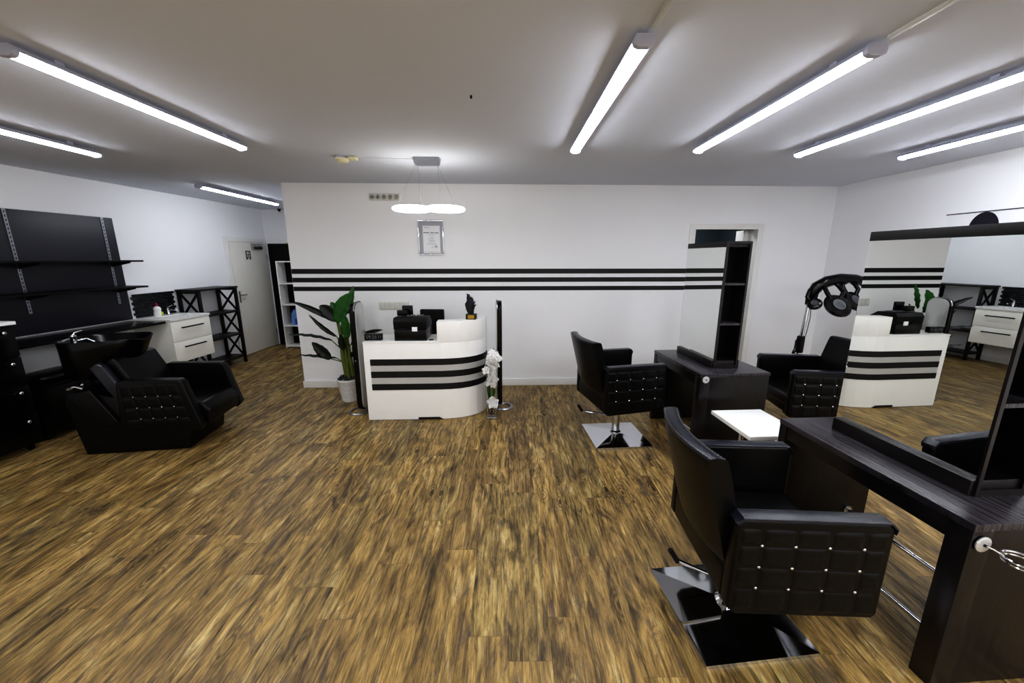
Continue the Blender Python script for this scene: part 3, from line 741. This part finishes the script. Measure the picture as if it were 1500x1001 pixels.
# ------------------------------------------------------------------ styling stations
def station(label, loc, rz, W=.615, L=.90, ztop=.75, mir=None):
    t = thing('styling_station', label, 'styling station', loc, rz, 'double-sided styling stations')
    # top with deep apron on both long sides
    MB().box(0, W, 0, L, ztop-.03, ztop, .003).build('worktop', M['ebonytop'], t)
    for x0, x1 in ((.004, .026), (W-.026, W-.004)): MB().box(x0, x1, .08, L-.06, ztop-.105, ztop-.03, .002).build('apron', M['ebony'], t)
    m = MB(); m.box(0.002, .085, .002, .08, 0, ztop-.03, .003); m.box(.085, W-.002, .008, .06, 0, ztop-.03, .002); m.build('end_panel', M['ebony'], t)
    MB().box(.002, W-.002, L-.055, L-.002, 0, ztop-.03, .003).build('end_panel', M['ebony'], t)
    for x in (.10, W-.13):
        m = MB(); m.cyl((x, .05, .15), (x, L-.05, .15), .011, seg=16); fr = m.build('foot_rail', M['chrome'], t)
        for y, d in ((L-.056, -1),): MB().cyl((x, y, .15), (x, y+d*.012, .15), .026, seg=20).build('flange', M['chrome'], fr)
    # mirror block
    xl, xr = .205, .415; y0, y1 = .155, mir
    zb, zt = ztop, 1.826
    MB().box(xl-.022, xr+.022, y0+.01, y1, zb, zb+.068, .002).build('mirror_rail', M['ebony'], t)
    for x0, x1 in ((xl-.002, xl+.004), (xr-.004, xr+.002)): MB().box(x0, x1, y0+.012, y1+.004, zb+.068, zt-.045).build('mirror', M['mirror'], t)
    MB().box(xl+.004, xl+.010, y0+.20, y1, zb+.068, zt).build('backing_board', M['steel'], t)
    MB().box(xl-.004, xr+.004, y0+.013, y1+.006, zt-.045, zt, .001).build('top_band', M['blackwood'], t)
    # open shelf column at the near end, facing the room
    m = MB(); a, b_ = xl-.004, xr+.004
    m.box(a, a+.018, y0, y0+.011, zb, zt+.002); m.box(a+.010, a+.018, y0+.011, y0+.19, zb, zt+.002); m.box(b_-.018, b_, y0, y0+.011, zb, zt+.002); m.box(b_-.018, b_-.010, y0+.011, y0+.19, zb, zt+.002)
    m.box(a+.018, b_-.018, y0+.175, y0+.19, zb, zt); m.box(a+.018, b_-.018, y0, y0+.175, zt-.018, zt+.002); m.box(a+.018, b_-.018, y0, y0+.175, zb, zb+.03)
    cl = m.build('shelf_column', M['ebony'], t)
    for z in (1.13, 1.47): MB().box(a+.018, b_-.018, y0+.006, y0+.175, z, z+.018).build('shelf', M['ebonytop'], cl)
    return t
s1 = station('dark wood double-sided styling station with mirror and shelf column, nearer the back wall', (1.592, 3.048, 0), R(4.4), L=.87, mir=.755)
s2 = station('dark wood double-sided styling station with large mirror in the foreground at the frame edge', (1.693, 1.209, 0), R(3.2), L=.955, mir=.80)
def holder(loc, rz, r, ring, label):
    t = thing('dryer_holder', label, 'hairdryer holder', loc, rz, 'hairdryer holders on the stations')
    MB().lathe([(r, 0), (r, .004), (r*.85, .006)], mat=Matrix.Rotation(R(90), 4, 'X')).build('wall_disc', M['silver'], t)
    MB().lathe([(.005, .006), (.005, .012)], mat=Matrix.Rotation(R(90), 4, 'X')).build('screw', M['blackmatt'], t)
    if ring:
        m = MB(); m.tube([(0, -.006, 0), (.012, -.025, -.003), (.020, -.045, -.008)], .0035, 8); m.build('bracket_arm', M['chrome'], t)
        for dz in (0, -.012): MB().tube([(.062+.047*math.cos(2*PI*i/40), -.068+.047*math.sin(2*PI*i/40), -.012+dz) for i in range(40)], .0042, 8, closed=True).build('holder_ring', M['chrome'], t)
holder((1.735, 1.2075, .672), R(3.2), .031, True, 'round metal disc with chrome ring holder on the end of the foreground station')
holder((1.636, 3.0465, .705), R(4.4), .029, False, 'white round disc on the end of the station nearer the back wall')

# white side table between stations
t = thing('side_table', 'small white two-tier trolley table between the two styling stations', 'side table', (1.84, 2.665, 0), R(3))
MB().box(-.205, .205, -.235, .235, .47, .50, .003).build('tabletop', M['white'], t)
MB().box(-.205, .205, -.235, .235, .19, .212, .003).build('lower_shelf', M['white'], t)
for x in (-.10, .12): MB().cyl((x, 0, .212), (x, 0, .47), .016, seg=16).build('pole', M['chrome'], t)
for x in (-.17, .17):
    for y in (-.19, .19):
        m = MB(); m.cyl((x-.009, y, .03), (x+.009, y, .03), .03); m.cyl((x, y, .03), (x, y, .19), .007); m.build('caster', M['blackmatt'], t)

# ------------------------------------------------------------------ hood dryer on a stand
t = thing('hood_dryer', 'black hair processor with lamp pods on a chrome pole behind the far chair', 'hair dryer', (3.255, 4.2, 0))
MB().tube([(0, 0, .08), (.006, 0, .60), (.045, 0, 1.22)], .02, 14).build('pole', M['chrome'], t)
MB().lathe([(.034, -.09), (.038, -.07), (.038, .09), (.03, .10)], (.018, 0, .74), 20).build('height_clamp', M['blackmatt'], t)
for i in range(5):
    a = 2*PI*i/5+.2; o = MB().tube([(0, 0, .085), (.26*math.cos(a), .26*math.sin(a), .065)], [.02, .013], 10).build('leg', M['blackmatt'], t)
    MB().cyl((.26*math.cos(a)-.011, .26*math.sin(a), .028), (.26*math.cos(a)+.011, .26*math.sin(a), .028), .028).build('caster', M['blackmatt'], o)
arc = [(.035, 0, 1.19), (.045, -.01, 1.30), (.085, -.02, 1.385), (.17, -.03, 1.44), (.30, -.04, 1.475), (.44, -.05, 1.475), (.56, -.04, 1.445), (.66, -.02, 1.39)]
m = MB(); m.tube(arc, [.038, .062, .075, .075, .065, .055, .055, .05], 16, rz=.8); m.build('hood_arm', M['black'], t)
for c, r, ar in (((-.005, -.14, 1.215), .068, (.09, -.03, 1.35)), ((.175, -.22, 1.205), .135, (.21, -.05, 1.44)), ((.40, -.15, 1.245), .118, (.40, -.05, 1.44))):
    yw = {-.005: .9, .175: .05, .40: -.25}[c[0]]
    mt = Matrix.Translation(c) @ Matrix.Rotation(-yw, 4, 'Z') @ Matrix.Rotation(R(52), 4, 'X')
    m = MB(); m.lathe([(r*.02, -.045), (r*.6, -.04), (r*.95, -.015), (r, .0), (r*.9, .018), (r*.55, .028), (r*.52, .022)], mat=mt, seg=28); pod = m.build('lamp_pod', M['black'], t)
    m = MB()
    for q in (.46, .34, .2): m.lathe([(r*q, .026), (r*q, .031), (r*(q-.045), .031), (r*(q-.045), .026)], mat=mt, seg=24)
    m.build('grille', M['steel'], pod)
    for s_ in (-1, 1):
        cx = Vector(c); a = Vector(ar)
        MB().tube([cx+Vector((s_*r*.35, .04, r*.45)), cx+Vector((s_*r*.65, .06, r*1.0)), (cx+a)/2+Vector((s_*r*.6, .05, .07)), a+Vector((s_*.03, 0, 0))], .021, 10).build('pod_arm', M['black'], pod)
MB().tube([(.05, -.02, 1.25), (.06, -.03, 1.05), (.045, -.03, .88), (.03, -.03, .80)], .004, 6).build('cable', M['black'], t)
pg = MB().tube([(-.005, -.03, .80), (-.04, -.03, .82), (-.06, -.03, .79), (-.06, -.03, .72), (-.065, -.03, .69)], .006, 8).build('power_cord', M['black'], t)
MB().lathe([(.006, 0), (.016, -.03), (.016, -.045)], (-.065, -.03, .69), 12).build('plug', M['black'], pg)

# ------------------------------------------------------------------ left wall furniture
def LT(name, label, cat, y, z=0, n=0.0, group=None):
    return thing(name, label, cat, (LWX(y)+n, y, z), LR, group)
# black panel with slotted rails and two shelves: extends out of frame
wp = LT('wall_panel', 'large black panel with slotted metal rails on the left wall', 'wall panel', 4.90)
MB().box(0.002, .02, -2.9, .0, .93, 2.16, .002).build('board', M['boardblack'], wp)
def rail_at(y, z0, z1):
    m = MB(); m.box(.02, .026, y-.014, y+.014, z0, z1); o = m.build('slotted_rail', M['steel'], wp)
    m = MB(); z = z0+.02
    while z < z1-.02: m.box(.026, .0265, y-.004, y+.004, z, z+.022); z += .04
    m.build('slots', M['blackmatt'], o)
for y in (-.98, -.12, -1.9): rail_at(y, 1.14, 2.16)
for z, s_ in ((1.645, 'upper'), (1.335, 'lower')):
    t = LT('wall_shelf', s_+' of the two black shelves in front of the black wall panel', 'shelf', 4.90, z)
    MB().box(.03, .30, -2.9, .015, 0, .02, .002).build('shelf_board', M['blackmatt'], t)
    for y in (-1.9, -.98, -.12): MB().prism([(.03, 0), (.27, 0), (.27, -.012), (.03, -.06)], 'y', y-.006, y+.006, .001).build('bracket', M['blackmatt'], t)
# counter
t = LT('counter_shelf', 'long black counter under the black wall panel', 'counter', 4.86)
MB().box(.002, .49, -1.50, .0, .885, .915, .003).build('worktop', M['black'], t)
MB().box(.002, .022, -1.50, .0, .805, .885, .002).build('back_rail', M['socket'], t)
for y in (-1.44, -.75): MB().prism([(.022, .885), (.40, .885), (.40, .87), (.022, .70)], 'y', y-.01, y+.01, .001).build('bracket', M['blackmatt'], t)
# vanity
vt = LT('vanity_cabinet', 'cream wall-hung vanity cabinet with two drawers and black bar handles', 'cabinet', 5.20)
MB().box(.002, .485, -.30, .30, .345, .898, .003).build('carcass', M['cream'], vt)
for z0, z1, hz in ((.625, .893, .80), (.35, .619, .545)):
    d = MB().box(.486, .505, -.30, .30, z0, z1, .003).build('drawer', M['cream'], vt)
    m = MB(); m.box(.505, .53, -.155, -.14, hz-.006, hz+.006); m.box(.505, .53, .14, .155, hz-.006, hz+.006); m.box(.522, .534, -.165, .165, hz-.008, hz+.008, .002); m.build('bar_handle', M['blackmatt'], d)
m = MB(); b = bmesh.new()
m.box(.002, .515, -.31, .31, .90, .915, .004)
m.box(.002, .515, -.31, -.24, .915, .93, .004); m.box(.002, .515, .24, .31, .915, .93, .004); m.box(.47, .515, -.24, .24, .915, .93, .004); m.box(.002, .16, -.24, .24, .915, .93, .004)
wb = m.build('washbasin', M['white'], vt)
MB().lathe([(.012, 0), (.012, .003)], (.47, .0, .93), 12).build('overflow_ring', M['chrome'], wb)
t = LT('basin_tap', 'chrome mixer tap on the white vanity top', 'tap', 5.30, .93, .10)
MB().lathe([(.025, 0), (.022, .01), (.02, .09)], seg=20).build('tap_body', M['chrome'], t)
MB().tube([(0, 0, .06), (.06, 0, .075), (.13, 0, .055)], .011, 12).build('spout', M['chrome'], t)
MB().tube([(0, 0, .09), (.0, 0, .105), (.07, .01, .135)], [.018, .012, .007], 10).build('lever', M['chrome'], t)
t = LT('cleaner_bottle', 'white squeeze bottle with red cap on the vanity top', 'bottle', 5.05, .93, .20)
MB().lathe([(.036, 0), (.042, .01), (.043, .06), (.036, .085), (.042, .11), (.030, .135), (.014, .145)], seg=24).build('body', M['white'], t)
MB().lathe([(.013, .145), (.013, .175), (.007, .18), (.006, .20)], seg=16).build('cap', M['red'], t)
MB().box(.030, .0445, .006, .034, .02, .07, .003).build('label', M['lime'], t)
# tile splash
t = LT('tile_splashback', 'black stone mosaic splashback with toothed edges above the vanity', 'splashback', 5.23)
m = MB(); n = 9; h = .305/n
for i in range(n):
    e = .022 if i % 2 else 0
    m.box(.002, .014+.004*(i % 3), -.275-e, .27+(.022-e), .932+i*h, .932+(i+1)*h-.002, .001)
m.build('mosaic', M['tile'], t)
# X shelf unit
t = LT('shelf_unit', 'black wooden shelf unit with crossed end frames beside the grey door', 'shelf unit', 5.92)
def endframe(y):
    m = MB()
    for x in (.02, .315): m.box(x, x+.038, y-.019, y+.019, 0, 1.225, .002)
    for z in (.10, .47, .84, 1.19): m.box(.058, .315, y-.014, y+.014, z, z+.03, .002)
    for z0, z1 in ((.13, .47), (.50, .84), (.87, 1.19)):
        for a, b_ in (((.058, z0), (.315, z1)), ((.058, z1), (.315, z0))):
            dx, dz = b_[0]-a[0], b_[1]-a[1]; l = math.hypot(dx, dz); nx, nz = -dz/l*.013, dx/l*.013
            m.prism([(a[0]+nx, a[1]+nz), (b_[0]+nx, b_[1]+nz), (b_[0]-nx, b_[1]-nz), (a[0]-nx, a[1]-nz)], 'y', y-.009, y+.009)
    m.build('cross_frame', M['blackwood'], t)
endframe(-.345); endframe(.345)
for z in (.10, .47, .84): MB().box(.03, .34, -.33, .33, z, z+.028, .002).build('shelf', M['blackwood'], t)
MB().box(.01, .363, -.375, .375, 1.225, 1.25, .003).build('top_board', M['blackwood'], t)

# tall drawer cabinet at the left frame edge
t = thing('drawer_cabinet', 'tall black drawer cabinet with a white top at the left frame edge', 'cabinet', (-4.52, 2.93, 0), LR)
MB().box(-.27, .23, -.38, .38, .06, 1.135, .004).build('carcass', M['black'], t)
MB().box(-.28, .27, -.39, .39, 1.137, 1.165, .003).build('white_top', M['white'], t)
zs = [.075, .335, .60, .86, 1.13]
for z0, z1 in zip(zs, zs[1:]):
    d = MB().box(.231, .252, -.375, .375, z0+.004, z1-.004, .004).build('drawer', M['black'], t)
    MB().sphere((.268, .30, z1-.055), .016, (.8, 1, 1), 12, 8).build('knob', M['chrome'], d)
for x in (-.2, .18):
    for y in (-.32, .32): MB().cyl((x, y-.012, .03), (x, y+.012, .03), .03).build('caster', M['blackmatt'], t)
# low black cabinet behind the washing unit
t = thing('low_cabinet', 'low black cabinet under the counter behind the shampoo chair', 'cabinet', (-4.55, 3.88, 0), LR)
MB().box(-.24, .22, -.48, .48, .05, .50, .004).build('carcass', M['black'], t)
MB().box(-.24, .24, -.49, .49, .501, .525, .004).build('top_board', M['black'], t)
for y0, y1 in ((-.475, -.003), (.003, .475)):
    d = MB().box(.221, .238, y0, y1, .06, .495, .003).build('door', M['black'], t)
    MB().sphere((.252, (y0+y1)/2+.12, .44), .013, (.8, 1, 1), 12, 8).build('knob', M['chrome'], d)
m = MB()
for x in (-.2, .18):
    for y in (-.42, .42): m.box(x-.02, x+.02, y-.02, y+.02, 0, .05)
m.build('feet', M['blackmatt'], t)
t = thing('black_cushion', 'soft black cushion lying on the low cabinet', 'cushion', (-4.52, 3.72, .525), LR)
def cf(u, v):
    a = 2*PI*u; s_ = math.sin(PI*v); z = .045+.045*math.cos(PI*(1-v)) if True else 0
    r = abs(math.cos(a))**4+abs(math.sin(a))**4; r = r**-.25
    return (.17*r*s_**.6*math.cos(a), .24*r*s_**.6*math.sin(a), z)
MB().grid(32, 12, cf, closed_u=True).build('cover', M['leather'], t, ang=60)
MB().tube([(.165*(abs(math.cos(2*PI*i/32))**4+abs(math.sin(2*PI*i/32))**4)**-.25*math.cos(2*PI*i/32), .235*(abs(math.cos(2*PI*i/32))**4+abs(math.sin(2*PI*i/32))**4)**-.25*math.sin(2*PI*i/32), .045) for i in range(32)], .006, 8, closed=True).build('piping', M['piping'], t)

# ------------------------------------------------------------------ shampoo unit
w = thing('shampoo_chair', 'black shampoo chair with ceramic basin and studded armrests at the left', 'shampoo chair', (-3.23, 3.47, 0), R(8))
m = MB(); m.prism([(-.52, 0), (.30, 0), (.34, .26), (-.05, .30), (-.22, .52), (-.50, .58), (-.60, .50)], 'y', -.27, .27, .014, 3); m.build('plinth', M['leather'], w)
MB().prism([(-.10, .26), (.49, .22), (.50, .35), (.44, .42), (-.10, .42)], 'y', -.238, .238, .025, 3).build('seat', M['leather'], w)
for s_ in (-1, 1):
    fo = -.035 if s_ < 0 else 0
    m = MB(); m.prism([(-.17, .24), (.47+fo, .19), (.50+fo, .24), (.40+fo, .645), (.37+fo, .67), (-.10, .68), (-.14, .66)], 'y', min(s_*.24, s_*.325), max(s_*.24, s_*.325), .014, 3)
    x0, x1, z0, z1 = -.12, .36+fo, .26, .645; VX = (-.04, .055, .15, .245); HZ = (.33, .43, .53)
    def fn(u, v):
        z = z0+(z1-z0)*v; xo = (z1-z)*.18; x = x0+(x1-x0)*u+xo*u
        d = min([abs(x-a-(z1-z)*.12) for a in VX]+[abs(z-a) for a in HZ]); e = min(x-x0, x1+xo-x, z-z0, z1-z)
        return (x, s_*(.321+.009*(1-math.exp(-d/.010))*min(1, max(0, e)/.02)), z)
    m.grid(70, 56, fn)
    a = m.build('armrest', M['leather'], w)
    studs(a, [(x+(z1-z)*.12, s_*.326, z) for x in VX for z in HZ], .0062)
m = MB(); m.prism([(-.08, .40), (.02, .43), (-.17, .84), (-.21, .855), (-.25, .82)], 'y', -.235, .235, .02, 3); m.build('backrest', M['leather'], w)
for s_ in (-1, 1):
    MB().prism([(-.16, .45), (-.06, .47), (-.22, .80), (-.27, .83), (-.33, .79)], 'y', min(s_*.24, s_*.30), max(s_*.24, s_*.30), .016, 3).build('side_bolster', M['piping'], w)
# folded side skins of the plinth
MB().prism([(-.56, .56), (-.36, .60), (-.20, .30), (-.32, .25)], 'y', -.30, -.262, .012, 3).build('side_skin', M['leather'], w)
MB().prism([(-.56, .56), (-.36, .60), (-.20, .30), (-.32, .25)], 'y', .262, .30, .012, 3).build('side_skin', M['leather'], w)
MB().box(-.50, -.34, -.11, .11, .55, .70, .02).build('basin_support', M['black'], w)
# basin
def rim(u, r, z, cx=0, ex=3.0):
    a = 2*PI*u; c, s_ = math.cos(a), math.sin(a); q = (abs(c)**ex+abs(s_)**ex)**(-1/ex)
    front = 1.18 if c > 0 else 1.0
    return (-.40+cx+r*q*c*front*(1.0), .86*r*q*s_, z)
rings = [(.17, .625, -.10), (.205, .65, -.085), (.235, .76, -.05), (.262, .90, -.015), (.275, .965, 0), (.268, .976, 0), (.254, .962, 0), (.225, .87, 0), (.16, .81, 0), (.05, .795, 0), (.012, .793, 0)]
m = MB(); b = bmesh.new(); N = 48; rg = []
for r, z, cx in rings:
    row = []
    for i in range(N):
        x, y_, zz_ = rim(i/N, r, z, cx)
        dx = x+.40
        if z > .75: zz_ += .01*max(0, dx)/.3 - (0.03*math.exp(-((y_)/.08)**2) if dx > .16 and r > .24 else 0)
        row.append(b.verts.new((x, y_, zz_)))
    rg.append(row)
for u, v in zip(rg, rg[1:]):
    for i in range(N): b.faces.new((u[i], u[(i+1) % N], v[(i+1) % N], v[i]))
b.faces.new(rg[0][::-1]); b.faces.new(rg[-1]); bmesh.ops.recalc_face_normals(b, faces=b.faces); b.transform(Matrix.Translation((0, 0, .022))); m._merge(b)
bs = m.build('basin', M['black'], w, ang=60)
MB().lathe([(.03, 0), (.03, .004), (.02, .006)], (-.42, 0, .797), 20).build('drain', M['chrome'], bs)
tp = MB().lathe([(.026, 0), (.022, .02), (.02, .06), (.024, .075), (.015, .09)], (-.56, -.09, .955), 20).build('mixer_tap', M['chrome'], w)
MB().tube([(-.56, -.09, 1.03), (-.55, -.08, 1.06), (-.51, -.06, 1.075)], [.012, .010, .007], 10).build('lever', M['chrome'], tp)
MB().tube([(-.56, -.09, .985), (-.53, -.12, .995), (-.50, -.155, .98), (-.49, -.17, .94)], .011, 10).build('spout', M['chrome'], tp)
MB().tube([(-.56, -.07, .985), (-.52, -.02, .995), (-.48, .0, .96)], .011, 10).build('spray_holder', M['chrome'], tp)
MB().tube([(-.56, -.245, .60), (-.50, -.245, .62), (-.44, -.25, .60)], .012, 8).build('release_lever', M['chrome'], w)

# ------------------------------------------------------------------ end of the corridor
tag(MB().box(-4.545, -3.7, 7.53, 7.585, 0.0, 1.95, .004).build('black_board', M['blackmatt']), 'tall black board leaning flat against the wall at the corridor end', 'board')
t = thing('box_on_board', 'small cream carton on top of the black board', 'box', (-4.12, 7.55, 1.951))
MB().box(-.08, .10, -.03, .03, 0, .03, .003).build('carton', M['yellowed'], t)
MB().box(-.082, .102, -.032, .032, .022, .032, .002).build('lid', M['cream'], t)
t = thing('white_shelf', 'narrow white open shelf with four compartments at the corridor end', 'shelf', (-4.06, 7.37, 0))
m = MB(); m.box(-.21, -.19, -.13, .13, 0, 1.63, .002); m.box(.19, .21, -.13, .13, 0, 1.63, .002); m.build('side_panels', M['white'], t)
for z in (.02, .415, .815, 1.21, 1.61): MB().box(-.19, .19, -.13, .13, z, z+.02, .002).build('shelf', M['white'], t)
t = thing('blue_canister', 'translucent blue plastic canister on the white shelf', 'canister', (-4.05, 7.36, .435))
MB().prism([(-.10, 0), (.10, 0), (.105, .03), (.10, .20), (.06, .27), (-.03, .30), (-.08, .22)], 'y', -.06, .06, .02, 3).build('body', M['blue'], t)
MB().lathe([(.022, .285), (.022, .32)], (0, 0, 0), 16).build('cap', M['deepblue'], t)
MB().box(-.02, .09, -.0625, -.0605, .02, .12).build('label', M['deepblue'], t)
t = thing('spray_bottle', 'white spray bottle in the top compartment of the white shelf', 'bottle', (-3.97, 7.33, 1.23))
MB().lathe([(.035, 0), (.038, .01), (.038, .11), (.014, .16), (.014, .18)], seg=20).build('body', M['white'], t)
m = MB(); m.box(-.05, .02, -.012, .012, .18, .215, .004); m.tube([(-.035, 0, .185), (-.045, 0, .15)], .005, 6); m.build('trigger_head', M['white'], t)

# ------------------------------------------------------------------ light
def area(name, loc, sx, sy, power, rot=(0, 0, 0), col=(.95, .97, 1)):
    l = bpy.data.lights.new(name, 'AREA'); l.shape = 'RECTANGLE'; l.size = sx; l.size_y = sy; l.energy = power; l.color = col
    o = bpy.data.objects.new(name, l); C.objects.link(o); o.location = loc; o.rotation_euler = rot; return o
for x in (-3.4, -2.0, .5, 1.5, 2.4, 3.3): area('tube_lamp_behind_viewer', (x, -1.2, H-.06), .08, 1.5, 17)
area('storeroom_fill', (2.6, 5.8, H-.08), .3, .3, 5)  # unseen fill light, added to brighten the teal walls behind the doorway
wd = bpy.data.worlds.new('world'); bpy.context.scene.world = wd; wd.use_nodes = True
wd.node_tree.nodes['Background'].inputs[0].default_value = (.6, .65, .7, 1); wd.node_tree.nodes['Background'].inputs[1].default_value = .3
sc = bpy.context.scene
sc.view_settings.view_transform = 'Standard'
sc.view_settings.look = 'High Contrast'
sc.view_settings.exposure = 0.75
sc.cycles.max_bounces = 10; sc.cycles.diffuse_bounces = 6; sc.cycles.glossy_bounces = 5; sc.cycles.transmission_bounces = 8
sc.cycles.use_denoising = True; sc.cycles.sample_clamp_indirect = 8
